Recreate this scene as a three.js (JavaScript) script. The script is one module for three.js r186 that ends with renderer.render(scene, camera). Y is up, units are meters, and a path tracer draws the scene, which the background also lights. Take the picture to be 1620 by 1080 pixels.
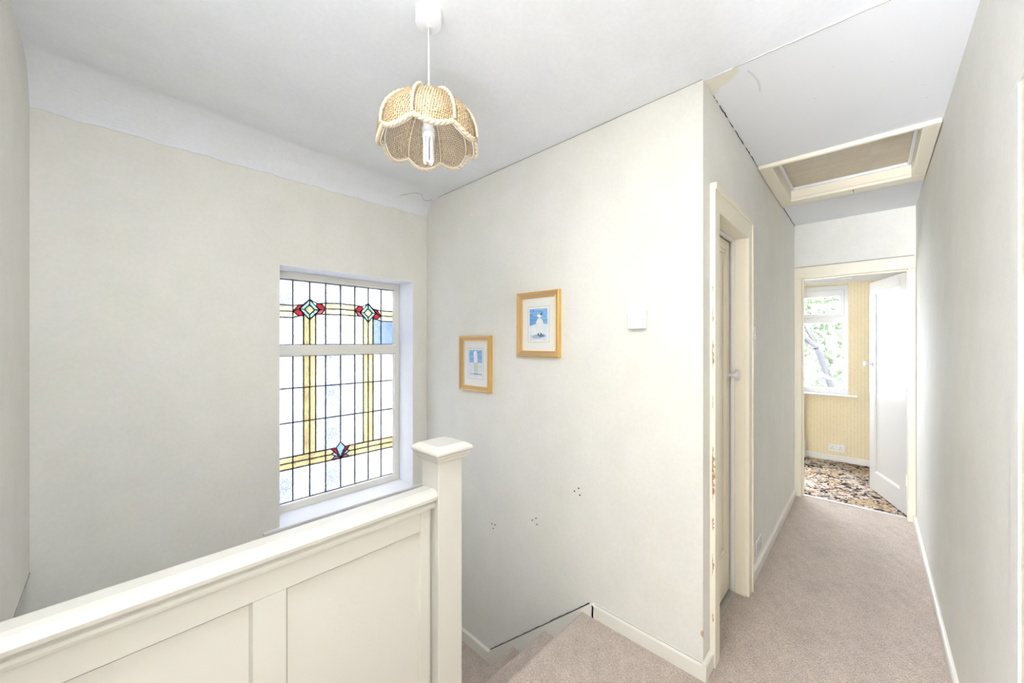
import * as THREE from 'three';
import { RoundedBoxGeometry } from 'three/addons/geometries/RoundedBoxGeometry.js';
import { mergeGeometries } from 'three/addons/utils/BufferGeometryUtils.js';
import { RectAreaLightUniformsLib } from 'three/addons/lights/RectAreaLightUniformsLib.js';

// ---------------------------------------------------------------- camera, sky, large lights, exposure
const scene = new THREE.Scene();
const H = 1.4;                                            // eye height over the landing carpet
const camera = new THREE.PerspectiveCamera(84.13, 1620 / 1080, 0.02, 300);
camera.position.set(0, H, 0);
camera.rotation.set(0, THREE.MathUtils.degToRad(43.53), 0);
scene.add(camera);

const renderer = new THREE.WebGLRenderer({ antialias: true });
renderer.toneMapping = THREE.LinearToneMapping;
renderer.toneMappingExposure = 1.14;
renderer.shadowMap.enabled = true;

const SKY = 36;                                          // radiance of the bright overcast sky
{
  const w = 128, h = 64, d = new Float32Array(w * h * 4);
  for (let y = 0; y < h; y++) for (let x = 0; x < w; x++) {
    const el = ((y + 0.5) / h - 0.5) * Math.PI, az = (x / w) * Math.PI * 2;
    const s = Math.max(0, Math.sin(el));
    const cloud = 1 + 0.05 * Math.sin(az * 3 + el * 5) * Math.cos(az * 2 - el * 7);
    const k = (0.82 + 0.3 * s) * cloud, i = (y * w + x) * 4;
    d[i] = 0.90 * k; d[i + 1] = 0.955 * k; d[i + 2] = 1.06 * k; d[i + 3] = 1;
  }
  const t = new THREE.DataTexture(d, w, h, THREE.RGBAFormat, THREE.FloatType);
  t.mapping = THREE.EquirectangularReflectionMapping; t.magFilter = THREE.LinearFilter; t.minFilter = THREE.LinearFilter; t.needsUpdate = true;
  scene.background = t; scene.backgroundIntensity = SKY;
}
RectAreaLightUniformsLib.init();
function areaLight(w, h, pos, look, k, color) {
  const l = new THREE.RectAreaLight(color, k, w, h);
  l.position.set(...pos); l.lookAt(...look); scene.add(l);
}
areaLight(0.7, 1.7, [-0.15, 1.35, 2.76], [-0.15, 1.35, 0], 100, 0xf4f8ff);               // out of view behind the camera, placed to light the corridor
areaLight(0.34, 0.5, [-0.55, 2.462, -0.06], [-0.55, 0, -0.0601], 32, 0xf4f8ff);        // unseen ceiling lamp, placed to even out light on the landing
areaLight(0.17, 0.17, [-0.2, 1.262, 0.135], [-0.2, 3, 0.1351], 112, 0xf4f8ff);      // added uplight out of view, fills the ceiling and cove

// ---------------------------------------------------------------- helpers
let seed = 7;
const rnd = () => { seed = (seed * 1664525 + 1013904223) >>> 0; return seed / 4294967296; };
const taken = {};
function numbered(n) { const k = taken[n] = (taken[n] ?? -1) + 1; return k ? `${n}_${String(k).padStart(3, '0')}` : n; }
function boxUV(g) {                                        // uv in metres by the way each face points
  g = g.index ? g.toNonIndexed() : g;
  const p = g.attributes.position, uv = new Float32Array(p.count * 2);
  const a = new THREE.Vector3(), b = new THREE.Vector3(), c = new THREE.Vector3();
  for (let i = 0; i < p.count; i += 3) {
    a.fromBufferAttribute(p, i); b.fromBufferAttribute(p, i + 1); c.fromBufferAttribute(p, i + 2);
    const n = b.clone().sub(a).cross(c.clone().sub(a)), x = Math.abs(n.x), y = Math.abs(n.y), z = Math.abs(n.z);
    [a, b, c].forEach((v, k) => {
      const o = (i + k) * 2;
      if (y >= x && y >= z) { uv[o] = v.x; uv[o + 1] = v.z; } else if (x >= z) { uv[o] = v.z; uv[o + 1] = v.y; } else { uv[o] = v.x; uv[o + 1] = v.y; }
    });
  }
  g.setAttribute('uv', new THREE.BufferAttribute(uv, 2));
  return g;
}
const clean = (g) => { for (const k of Object.keys(g.attributes)) if (!['position', 'normal', 'uv'].includes(k)) g.deleteAttribute(k); return g; };
function box(x0, x1, y0, y1, z0, z1, r = 0) {
  const w = Math.abs(x1 - x0), h = Math.abs(y1 - y0), d = Math.abs(z1 - z0);
  const g = r > 0 ? new RoundedBoxGeometry(w, h, d, 2, Math.min(r, w / 2.01, h / 2.01, d / 2.01)) : new THREE.BoxGeometry(w, h, d);
  g.translate((x0 + x1) / 2, (y0 + y1) / 2, (z0 + z1) / 2);
  return g;
}
const join = (list) => mergeGeometries(list.map((g) => clean(boxUV(g))));
function prism(points, depth, bevel = 0) {                 // outline in x,y extruded along +z
  const s = new THREE.Shape(points.map(([x, y]) => new THREE.Vector2(x, y)));
  return new THREE.ExtrudeGeometry(s, { depth, bevelEnabled: bevel > 0, bevelSize: bevel, bevelThickness: bevel, bevelSegments: 2, steps: 1, curveSegments: 8 });
}
function sweepZ(points, z0, z1) { const g = prism(points, z1 - z0); g.translate(0, 0, z0); return g; }              // outline in x,y, run along z
function sweepX(points, x0, x1) { const g = prism(points.map(([z, y]) => [-z, y]), x1 - x0); g.rotateY(Math.PI / 2); g.translate(x0, 0, 0); return g; }   // outline in z,y, run along x
function hexa(b, t) {                                      // 4 lower and 4 upper corners, same order
  const v = [...b, ...t], q = [[0, 1, 2, 3], [7, 6, 5, 4], [0, 4, 5, 1], [1, 5, 6, 2], [2, 6, 7, 3], [3, 7, 4, 0]], pos = [];
  for (const [i, j, k, l] of q) for (const m of [i, j, k, i, k, l]) pos.push(...v[m]);
  const g = new THREE.BufferGeometry(); g.setAttribute('position', new THREE.Float32BufferAttribute(pos, 3)); g.computeVertexNormals(); return g;
}
const sag = (g) => { const p = g.attributes.position; for (let i = 0; i < p.count; i++) p.setY(i, p.getY(i) + corrY(p.getX(i), p.getZ(i)) - 2.45); g.computeVertexNormals(); return g; };
function wallWithHoles(u0, u1, v0, v1, holes, thick) {      // outline in u,v with rectangular holes, extruded
  const s = new THREE.Shape([[u0, v0], [u1, v0], [u1, v1], [u0, v1]].map((p) => new THREE.Vector2(...p)));
  for (const [a, b, c, d] of holes) s.holes.push(new THREE.Path([[a, c], [a, d], [b, d], [b, c]].map((p) => new THREE.Vector2(...p))));
  return new THREE.ExtrudeGeometry(s, { depth: thick, bevelEnabled: false });
}
function wallX(x, thick, z0, z1, y0, y1, holes = []) {      // face at x, body going to x + thick; holes as [z0, z1, y0, y1]
  const g = wallWithHoles(-z1, -z0, y0, y1, holes.map(([a, b, c, d]) => [-b, -a, c, d]), Math.abs(thick));
  g.rotateY(Math.PI / 2); g.translate(thick > 0 ? x : x + thick, 0, 0); return g;
}
function wallZ(z, thick, x0, x1, y0, y1, holes = []) {      // face at z, body going to z + thick; holes as [x0, x1, y0, y1]
  const g = wallWithHoles(x0, x1, y0, y1, holes, Math.abs(thick));
  g.translate(0, 0, thick > 0 ? z : z + thick); return g;
}
function finish(o) { o.castShadow = true; o.receiveShadow = true; return o; }
function part(parent, name, geo, mat, label) {              // a named mesh below a thing (geometry given in the scene's axes)
  const m = finish(new THREE.Mesh(boxUV(geo), mat)); m.name = numbered(name);
  m.geometry.translate(-parent.userData.ox, -parent.userData.oy, -parent.userData.oz);
  m.userData.ox = parent.userData.ox; m.userData.oy = parent.userData.oy; m.userData.oz = parent.userData.oz;
  if (label) m.userData.label = label;
  parent.add(m); return m;
}
function own(parent, name, geo, mat, label) {               // a named mesh in its parent's own axes, uv kept
  const m = finish(new THREE.Mesh(geo, mat)); m.name = numbered(name); if (label) m.userData.label = label; parent.add(m);
  m.userData.ox = m.userData.oy = m.userData.oz = 0; return m;
}
function thing(name, label, category, [x, y, z] = [0, 0, 0], group) {
  const o = new THREE.Group(); o.name = numbered(name); o.position.set(x, y, z);
  Object.assign(o.userData, { label, category, ox: x, oy: y, oz: z }); if (group) o.userData.group = group;
  scene.add(o); return o;
}
function struct(name, geo, mat, label, category = 'room') {
  const m = finish(new THREE.Mesh(boxUV(geo), mat)); m.name = numbered(name); Object.assign(m.userData, { kind: 'structure', label, category, ox: 0, oy: 0, oz: 0 });
  scene.add(m); return m;
}
function structGroup(name, label, category, at = [0, 0, 0]) { const o = thing(name, label, category, at); o.userData.kind = 'structure'; return o; }
function tube(points, r, seg = 24, rad = 6, closed = false) { return new THREE.TubeGeometry(new THREE.CatmullRomCurve3(points.map((p) => new THREE.Vector3(...p)), closed), seg, r, rad, closed); }

// ---------------------------------------------------------------- computed textures
function noiseGrid(n, cells, s0) {                          // tileable value noise, 0..1
  let s = s0; const r = () => { s = (s * 1664525 + 1013904223) >>> 0; return s / 4294967296; };
  const g = new Float32Array(cells * cells).map(r), out = new Float32Array(n * n), f = (t) => t * t * (3 - 2 * t);
  for (let y = 0; y < n; y++) for (let x = 0; x < n; x++) {
    const u = x / n * cells, v = y / n * cells, i = Math.floor(u), j = Math.floor(v), a = f(u - i), b = f(v - j), G = (p, q) => g[(q % cells) * cells + (p % cells)];
    out[y * n + x] = (G(i, j) * (1 - a) + G(i + 1, j) * a) * (1 - b) + (G(i, j + 1) * (1 - a) + G(i + 1, j + 1) * a) * b;
  }
  return out;
}
function texture(n, fn, srgb, metres) {                     // fn(i, x, y) -> [r, g, b] 0..255
  const d = new Uint8Array(n * n * 4);
  for (let y = 0; y < n; y++) for (let x = 0; x < n; x++) { const i = y * n + x, c = fn(i, x, y); d[i * 4] = c[0]; d[i * 4 + 1] = c[1]; d[i * 4 + 2] = c[2]; d[i * 4 + 3] = 255; }
  const t = new THREE.DataTexture(d, n, n); t.wrapS = t.wrapT = THREE.RepeatWrapping; t.magFilter = THREE.LinearFilter; t.minFilter = THREE.LinearMipmapLinearFilter; t.generateMipmaps = true;
  if (srgb) t.colorSpace = THREE.SRGBColorSpace; t.repeat.set(1 / metres, 1 / metres); t.needsUpdate = true; return t;
}
const N = 512;
const n4 = noiseGrid(N, 4, 3), n9 = noiseGrid(N, 9, 5), n16 = noiseGrid(N, 16, 11), n64 = noiseGrid(N, 64, 23), n128 = noiseGrid(N, 128, 31), n256 = noiseGrid(N, 256, 37), n180 = noiseGrid(N, 180, 41);
const cl = (v) => Math.max(0, Math.min(255, v));
const plasterMap = texture(N, (i) => { const k = 246 + (n4[i] - 0.5) * 4 + (n16[i] - 0.5) * 4 + (n128[i] - 0.5) * 4; return [cl(k), cl(k), cl(k - (n9[i] - 0.5) * 4)]; }, true, 1.3);
const liningBump = texture(N, (i, x, y) => { const k = 128 + Math.sin(y / N * Math.PI * 2 * 128) * 22 + (n180[i] - 0.5) * 70 + (n256[i] - 0.5) * 50; return [k, k, k]; }, false, 0.42);
const paintBump = texture(N, (i, x, y) => { const k = 128 + (n16[i] - 0.5) * 60 + (n64[i] - 0.5) * 40 + (n9[i] - 0.5) * 60; return [k, k, k]; }, false, 0.35);
const carpetMap = texture(N, (i) => { const k = 206 + (n256[i] - 0.5) * 66 + (n180[i] - 0.5) * 22 + (n16[i] - 0.5) * 10 + (n4[i] - 0.5) * 10; return [cl(k), cl(k), cl(k)]; }, true, 0.50);
const carpetBump = texture(N, (i) => { const k = 128 + (n256[i] - 0.5) * 160 + (n128[i] - 0.5) * 90; return [cl(k), cl(k), cl(k)]; }, false, 0.50);
const stripeMap = texture(N, (i, x) => { const s = Math.sin(x / N * Math.PI * 2 * 24), k = 232 + (s > 0.55 ? -7 : 0) + (n64[i] - 0.5) * 8 + (n4[i] - 0.5) * 8; return [cl(k), cl(k), cl(k - (s > 0.55 ? 4 : 0))]; }, true, 0.72);
const boardMap = texture(N, (i, x, y) => { const g = n9[((y * 3) % N) * N + Math.floor(x / 6)], k = 226 + (g - 0.5) * 10 + (n9[i] - 0.5) * 8 + (n64[i] - 0.5) * 8; return [k, k - 3, k - 8]; }, true, 0.8);
const hammered = texture(N, (i) => { const k = 128 + (n64[i] - 0.5) * 150 + (n128[i] - 0.5) * 90; return [k, k, k]; }, false, 0.35);
const glassGrain = texture(N, (i) => { const k = 222 + (n64[i] - 0.5) * 44 + (n128[i] - 0.5) * 40 + (n4[i] - 0.5) * 26; return [cl(k), cl(k), cl(k + 2)]; }, true, 0.3);
const leafMap = texture(N, (i, x, y) => {                   // swirling brown leaf pattern of the bedroom carpet
  const at = (f, X, Y) => f[((Y % N + N) % N | 0) * N + ((X % N + N) % N | 0)], w = (n9[i] - 0.5) * 60, v = (at(n9, x + 170, y + 60) - 0.5) * 60;
  const a = at(n16, x + w, y + v), b = at(n64, x + w * 0.5 + 40, y + v * 0.5), c = at(n9, x + 140, y + 77), e = at(n64, x + 200, y + 310 + w * 0.4), f = at(n16, x + 301 + v, y + 211 + w);
  let k = c > 0.55 ? [196, 174, 142] : [212, 204, 194];
  if (a > 0.47 && b > 0.34) k = f > 0.55 ? [112, 72, 50] : [78, 54, 45];
  if (a > 0.47 && e > 0.63) k = [222, 206, 180];
  if (a <= 0.47 && e > 0.66) k = f > 0.5 ? [150, 108, 72] : [104, 76, 58];
  if (a > 0.60 && b > 0.52) k = [40, 31, 30];
  const g = (n256[i] - 0.5) * 34; return k.map((q) => cl(q + g));
}, true, 1.05);
const caneAlpha = texture(128, (i, x, y) => {               // open woven cane: strands with gaps between
  const u = x % 16, v = y % 16, on = u < 8.4 || v < 6; return on ? [255, 255, 255] : [0, 0, 0];
}, false, 0.056);
const caneMap = texture(128, (i, x, y) => { const u = x % 16, v = y % 16, k = 214 + ((Math.floor(x / 16) + Math.floor(y / 16)) % 2 ? 18 : -12) - (v < 7.5 && u > 9 ? 16 : 0) + (n64[i % (N * N)] - 0.5) * 30; return [k, k - 4, k - 12]; }, true, 0.056);

// ---------------------------------------------------------------- materials
const std = (color, roughness, extra = {}) => new THREE.MeshStandardMaterial({ color, roughness, side: THREE.DoubleSide, ...extra });
const lin = (r, g, b) => new THREE.Color().setRGB(r, g, b);
const M = {
  wall: std(lin(0.89, 0.875, 0.812), 0.75, { map: plasterMap, bumpMap: liningBump, bumpScale: 0.0006 }),
  ceiling: std(lin(0.905, 0.92, 0.95), 0.9, { map: plasterMap, bumpMap: liningBump, bumpScale: 0.0004 }),
  gloss: std(lin(0.615, 0.597, 0.54), 0.24, { bumpMap: paintBump, bumpScale: 0.0006 }),
  skirting: std(lin(0.85, 0.83, 0.755), 0.3, { bumpMap: paintBump, bumpScale: 0.0006 }),
  cream: std(lin(0.84, 0.775, 0.63), 0.32, { bumpMap: paintBump, bumpScale: 0.0006 }),
  revealWhite: std(lin(0.90, 0.915, 0.95), 0.6, { bumpMap: liningBump, bumpScale: 0.0003 }),
  whiteGloss: std(lin(0.83, 0.83, 0.83), 0.22, { bumpMap: paintBump, bumpScale: 0.0005 }),
  doorWhite: std(lin(0.68, 0.68, 0.685), 0.22, { bumpMap: paintBump, bumpScale: 0.0005 }),
  upvc: std(lin(0.74, 0.76, 0.80), 0.25),
  carpet: std(lin(0.95, 0.80, 0.69), 0.98, { map: carpetMap, bumpMap: carpetBump, bumpScale: 0.006 }),
  leafCarpet: std(lin(0.78, 0.765, 0.755), 0.98, { map: leafMap, bumpMap: carpetBump, bumpScale: 0.004 }),
  wallpaper: std(lin(1.0, 0.88, 0.64), 0.7, { map: stripeMap, bumpMap: liningBump, bumpScale: 0.0004 }),
  board: std(lin(0.84, 0.76, 0.62), 0.55, { map: boardMap }),
  plastic: std(lin(0.86, 0.86, 0.87), 0.25),
  gold: std(lin(0.80, 0.52, 0.17), 0.36, { metalness: 0.85, bumpMap: paintBump, bumpScale: 0.0006 }),
  goldWood: std(lin(0.56, 0.375, 0.19), 0.4, { metalness: 0.25, bumpMap: paintBump, bumpScale: 0.0006 }),
  mat: std(lin(0.88, 0.88, 0.84), 0.9),
  lead: std(lin(0.05, 0.05, 0.055), 0.55, { metalness: 0.4 }),
  crack: std(lin(0.10, 0.095, 0.085), 0.95),
  faintCrack: std(lin(0.36, 0.34, 0.30), 0.95),
  bareWood: std(lin(0.42, 0.25, 0.13), 0.8),
  metal: std(lin(0.55, 0.55, 0.55), 0.35, { metalness: 1 }),
  cane: std(lin(0.62, 0.465, 0.275), 0.65, { map: caneMap, alphaMap: caneAlpha, alphaTest: 0.5 }),
  braid: std(lin(0.68, 0.57, 0.40), 0.6),
  wire: std(lin(0.85, 0.82, 0.76), 0.4),
  flex: std(lin(0.70, 0.69, 0.65), 0.5),
  lampWhite: std(lin(0.88, 0.89, 0.92), 0.2),
  porcelain: std(lin(0.8, 0.79, 0.75), 0.3),
  pictureGlass: new THREE.MeshPhysicalMaterial({ color: 0xffffff, roughness: 0.02, transmission: 1, thickness: 0, ior: 1.5 }),
  windowGlass: new THREE.MeshPhysicalMaterial({ color: lin(0.95, 0.96, 0.965), roughness: 0.02, transmission: 1, thickness: 0, ior: 1.5, side: THREE.DoubleSide }),
  crystal: new THREE.MeshPhysicalMaterial({ color: lin(0.92, 0.92, 0.9), roughness: 0.12, transmission: 0.75, thickness: 0.02, ior: 1.45 }),
};
const leaded = (r, g, b, rough = 0.4) => new THREE.MeshPhysicalMaterial({ color: lin(r, g, b), map: glassGrain, roughness: rough, transmission: 1, thickness: 0, ior: 1.5, bumpMap: hammered, bumpScale: 0.002, side: THREE.DoubleSide });
const G = {
  clear: [leaded(0.575, 0.575, 0.585), leaded(0.545, 0.555, 0.585), leaded(0.60, 0.60, 0.60), leaded(0.475, 0.485, 0.545)],
  blue: leaded(0.33, 0.38, 0.50), amber: [leaded(0.54, 0.485, 0.335), leaded(0.505, 0.445, 0.295)], straw: leaded(0.55, 0.51, 0.39), green: leaded(0.37, 0.50, 0.45), red: leaded(0.37, 0.06, 0.10), rose: leaded(0.48, 0.2, 0.22), sky: leaded(0.33, 0.44, 0.49), mauve: leaded(0.37, 0.23, 0.29), lilac: leaded(0.38, 0.41, 0.49),
};

// ---------------------------------------------------------------- the setting: main planes (metres, y up, landing carpet at 0)
const XW = -2.524, ZP = -1.687, XL = -0.507, XR = 0.25, ZE = -4.27, ZB = 0.24, YC = 2.45;
const corrY = (x, z) => { const f = Math.min(1, Math.max(0, (ZP - z) / (ZP - ZE))), g = (x - XL) / (XR - XL); return 2.45 + (1 - f) * (0.038 - 0.006 * g); };   // the corridor ceiling sags slightly
const ceilY = (z) => 2.49 + (z - ZP) * 0.025;

struct('floor', join([
  box(-1.06, XR + 0.1, -0.24, 0, ZP, ZB + 0.1), sweepZ([[-1.06, 0], [-1.078, 0], [-1.09, -0.006], [-1.097, -0.02], [-1.094, -0.034], [-1.085, -0.045], [-1.085, -0.24], [-1.06, -0.24]], ZP, ZB + 0.1),
  box(-0.62, XR + 0.1, -0.24, 0, -4.325, ZP)]), M.carpet, 'beige pink carpet over the landing and along the corridor', 'carpet');
{
  const st = structGroup('staircase', 'beige carpeted steps going down from the landing past the newel post', 'stairs');
  const nose = (xb, xf, y) => [[xb, y], [xf + 0.018, y], [xf + 0.006, y - 0.006], [xf - 0.001, y - 0.02], [xf + 0.002, y - 0.034], [xf + 0.012, y - 0.045], [xf + 0.012, y - 0.24], [xb, y - 0.24]];
  part(st, 'step', sweepZ(nose(-1.085, -1.345, -0.228), ZP, -0.80), M.carpet);
  part(st, 'step', sweepZ(nose(-1.333, -1.592, -0.456), ZP, -0.80), M.carpet);
  part(st, 'quarter_landing', box(XW, -1.58, -0.92, -0.684, ZP, -0.80), M.carpet);
  for (let k = 1; k < 8; k++) part(st, 'step', sweepX([[-0.8 + 0.24 * (k - 1) - 0.01, -0.684 - 0.228 * k], [-0.8 + 0.24 * k, -0.684 - 0.228 * k], [-0.8 + 0.24 * k, -0.924 - 0.228 * k], [-0.8 + 0.24 * (k - 1) - 0.01, -0.924 - 0.228 * k]], XW, -1.2), M.carpet);
}
struct('wall_left', wallX(XW, -0.3, -1.82, 1.5, -2.9, 2.8, [[-1.567, -0.67, 0.30, 1.853]]), M.wall, 'cream wall with the leaded glass window, left of the stairwell', 'wall');
const wallFront = struct('wall_front', wallZ(ZP, -0.12, XW - 0.3, XL, -2.9, 2.62), M.wall, 'cream wall beyond the stairs with two gold framed pictures', 'wall');
struct('wall_corridor_left', wallX(XL, -0.11, -4.37, ZP - 0.12, -0.2, 2.7, [[-2.40, -1.835, -0.2, 1.975]]), M.wall, 'cream corridor wall with the narrow cupboard door', 'wall');
struct('wall_right', wallX(XR, 0.11, -4.37, 0.35, -0.2, 2.75, [[-1.44, -0.62, 0, 2.0]]), M.wall, 'long cream wall along the right of the corridor', 'wall');
struct('wall_end', wallZ(ZE, -0.1, XL - 0.11, XR + 0.11, -0.2, 2.7, [[-0.475, 0.222, -0.2, 1.985]]), M.wall, 'cream end wall above the open bedroom doorway', 'wall');
struct('wall_back', wallZ(ZB, 0.11, -1.06, XR + 0.11, -0.2, 2.75, [[-0.2, 0.245, 0, 2.2]]), M.wall, 'cream wall behind the viewpoint with an unseen opening that lets light along the corridor', 'wall');  // opening is out of view, narrowed to steer light down the corridor
struct('wall_bulkhead', box(XW, -1.06, 0.445, 2.75, ZB, 1.5), M.wall, 'cream boxed bulkhead over the lower stairs at far left', 'wall');
struct('wall_stairwell', box(-1.2, -1.085, -2.9, -0.2, -0.8, 1.5), M.wall, 'cream wall of the stairwell under the banister', 'wall');
struct('wall_stairwell_end', box(XW - 0.3, -1.0, -2.95, 0.446, 1.4, 1.6), M.wall, 'end wall of the lower stairs under the bulkhead', 'wall');
struct('wall_cupboard', join([box(-1.5, -1.4, -0.3, 2.75, -2.9, ZP - 0.1), box(-1.45, -0.6, -0.3, 2.75, -2.9, -2.8), box(-1.5, -0.6, -0.3, -0.2, -2.9, ZP - 0.1), box(-1.5, -0.6, 2.65, 2.75, -2.9, ZP - 0.1)]), M.wall, 'inside walls of the corridor cupboard behind its door', 'wall');
struct('ceiling', hexa(
  [[XW - 0.3, ceilY(-1.72), -1.72], [XR + 0.1, ceilY(-1.72), -1.72], [XR + 0.1, ceilY(ZB + 0.1), ZB + 0.1], [XW - 0.3, ceilY(ZB + 0.1), ZB + 0.1]].reverse(),
  [[XW - 0.3, 2.75, -1.72], [XR + 0.1, 2.75, -1.72], [XR + 0.1, 2.75, ZB + 0.1], [XW - 0.3, 2.75, ZB + 0.1]].reverse()), M.ceiling, 'white ceiling over the stairwell and landing', 'ceiling');
{                                                         // plaster cove between the window wall and the ceiling
  const pos = [], nz = 40, nt = 16, P = (i, j) => {
    const z = ZB + (ZP - ZB) * i / nz, top = ceilY(z), t = j / nt * Math.PI / 2, low = 2.368 + 0.006 * Math.sin(i * 1.7) * Math.sin(i * 0.6), a = 0.19;
    return [XW + 0.004 + a * (1 - Math.cos(t)) * 1.0, low + (top - 0.001 - low) * Math.sin(t), z];
  };
  for (let i = 0; i < nz; i++) for (let j = 0; j < nt; j++) { const a = P(i, j), b = P(i + 1, j), c = P(i + 1, j + 1), d = P(i, j + 1); pos.push(...a, ...c, ...b, ...a, ...d, ...c); }
  for (let i = 0; i < nz; i++) { const a = P(i, 0), b = P(i + 1, 0), c = [XW, b[1], b[2]], d = [XW, a[1], a[2]]; pos.push(...a, ...b, ...c, ...a, ...c, ...d); }
  const g = new THREE.BufferGeometry(); g.setAttribute('position', new THREE.Float32BufferAttribute(pos, 3)); g.computeVertexNormals();
  struct('trim_1', g, M.ceiling, 'white curved plaster cove above the leaded window wall', 'cove');
}
{                                                         // corridor ceiling with the opening for the loft hatch
  const s = new THREE.Shape([[XL - 0.1, ZE - 0.1], [XR + 0.1, ZE - 0.1], [XR + 0.1, ZP - 0.01], [XL - 0.1, ZP - 0.01]].map((p) => new THREE.Vector2(p[0], -p[1])));
  s.holes.push(new THREE.Path([[-0.44, -3.475], [0.19, -3.475], [0.19, -2.74], [-0.44, -2.74]].map((p) => new THREE.Vector2(p[0], -p[1]))));
  const g = new THREE.ExtrudeGeometry(s, { depth: 0.2, bevelEnabled: false }); g.rotateX(-Math.PI / 2); g.translate(0, YC, 0); sag(g);
  const c = document.createElement('canvas'); c.width = 320; c.height = 1024; const x = c.getContext('2d');
  x.fillStyle = '#f1f1f2'; x.fillRect(0, 0, 320, 1024);
  const px = (X, Z) => [(X + 0.7) / 1.1 * 320, (-1.6 - Z) / 2.8 * 1024];
  const poly = (pts, f) => { x.fillStyle = f; x.beginPath(); pts.forEach((p, i) => x[i ? 'lineTo' : 'moveTo'](...px(...p))); x.fill(); };
  x.filter = 'blur(1.2px)';
  poly([[-0.6, -1.6], [-0.38, -1.6], [-0.385, -1.735], [-0.43, -1.77], [-0.47, -1.79], [-0.49, -1.82], [-0.6, -1.85]], '#ebe6d6');
  x.filter = 'none'; x.strokeStyle = 'rgba(120,118,112,0.45)'; x.lineWidth = 0.7; x.beginPath(); x.moveTo(...px(-0.36, -1.75)); x.quadraticCurveTo(...px(-0.33, -1.85), ...px(-0.35, -1.93)); x.stroke();
  for (let k = 0; k < 26; k++) { x.fillStyle = `rgba(110,106,98,${0.12 + rnd() * 0.3})`; x.fillRect(...px(-0.4 + rnd() * 0.6, -1.75 - rnd() * 2.2), 1 + rnd(), 1); }
  const t = new THREE.CanvasTexture(c); t.colorSpace = THREE.SRGBColorSpace; t.flipY = false; t.wrapS = t.wrapT = THREE.RepeatWrapping; t.repeat.set(1 / 1.1, -1 / 2.8); t.offset.set(0.7 / 1.1, -1.6 / 2.8);
  struct('ceiling', g, std(lin(0.96, 0.975, 1.0), 0.9, { map: t, bumpMap: liningBump, bumpScale: 0.0004 }), 'white corridor ceiling with a cream paint smear at its corner', 'ceiling');
}
// skirting boards: flat board with a rounded top edge, [distance from the wall, height]
const skirt = (h, d = 0.016) => [[0, -0.01], [d, -0.01], [d, h - 0.008], [d - 0.005, h - 0.002], [d - 0.009, h], [0, h]];
const runZ = (x, dir, z0, z1, h) => sweepZ(skirt(h).map(([a, b]) => [x + a * dir, b]), z0, z1);
const runX = (z, x0, x1, h, y = 0) => sweepX(skirt(h).map(([a, b]) => [z + a, b + y]), x0, x1);
struct('baseboard_front', join([runX(ZP, -1.03, XL + 0.016, 0.066)]), M.skirting, 'cream skirting board on the landing below the picture wall', 'skirting');
struct('baseboard_corner', runZ(XL, 1.04, -1.7705, ZP + 0.0155, 0.0705), M.skirting, 'short cream skirting return at the wall corner beside the cupboard architrave', 'skirting');
struct('baseboard_stairs', join([
  (() => { const g = prism([[-1.795, -0.80], [-1.795, -0.603], [-1.045, 0.058], [-1.02, 0.066], [-1.02, -0.15]], 0.016); g.translate(0, 0, ZP); return g; })(),
  runX(ZP, XW, -1.795, 0.078, -0.684)]), M.skirting, 'cream skirting board sloping down the wall beside the steps', 'skirting');
struct('baseboard_left', runZ(XL, 1, ZE, -2.47, 0.062), M.skirting, 'cream skirting board on the left of the corridor', 'skirting');
struct('baseboard_right', runZ(XR, -1, ZE, -1.51, 0.062), M.skirting, 'cream skirting board on the right of the corridor', 'skirting');
// open joints where plaster meets wall or board
const crackLine = (pts, r = 0.0018, wob = 0.003, n = 40) => {
  const c = new THREE.CatmullRomCurve3(pts.map((p) => new THREE.Vector3(...p)), false, 'catmullrom', 0.1), q = [];
  for (let i = 0; i <= n; i++) { const p = c.getPoint(i / n); q.push([p.x + (rnd() - 0.5) * wob * 0.6, p.y + (rnd() - 0.5) * wob, p.z + (rnd() - 0.5) * wob * 0.6]); }
  return tube(q, r, n * 2, 4);
};
part(wallFront, 'crack', crackLine([[-1.79, -0.5955, ZP + 0.006], [-1.42, -0.2695, ZP + 0.006], [-1.05, 0.0565, ZP + 0.006]], 0.0032, 0.003), M.crack);
part(wallFront, 'crack', crackLine([[-2.44, 2.487, ZP + 0.001], [-1.4, 2.488, ZP + 0.001], [-0.51, 2.489, ZP + 0.001]], 0.0016, 0.002, 60), M.faintCrack);
part(wallFront, 'crack', crackLine([[-1.02, 0.067, ZP + 0.008], [-0.5, 0.067, ZP + 0.008]], 0.0012, 0.001), M.faintCrack);
part(wallFront, 'crack', crackLine([[-0.4, 2.487, -1.697], [-0.2, 2.485, -1.697], [XR, 2.482, -1.697]], 0.0018, 0.002, 40), M.faintCrack);
part(wallFront, 'crack', crackLine([[XL + 0.001, 2.486, -1.82], [XL + 0.001, 2.473, -2.7]], 0.0024, 0.008, 40), M.crack);
part(wallFront, 'crack', crackLine([[XL + 0.001, 2.473, -2.7], [XL + 0.001, 2.449, -4.26]], 0.0024, 0.006, 40), M.crack);
part(wallFront, 'crack', crackLine([[-0.5, 2.066, ZE + 0.014], [0.24, 2.068, ZE + 0.014]], 0.002, 0.001, 20), M.faintCrack);
part(wallFront, 'crack', crackLine([[-2.41, 2.47, -1.66], [-2.42, 2.45, -1.60], [-2.38, 2.475, -1.54], [-2.40, 2.47, -1.48], [-2.46, 2.45, -1.42]], 0.0014, 0.004, 24), M.faintCrack);
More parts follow.
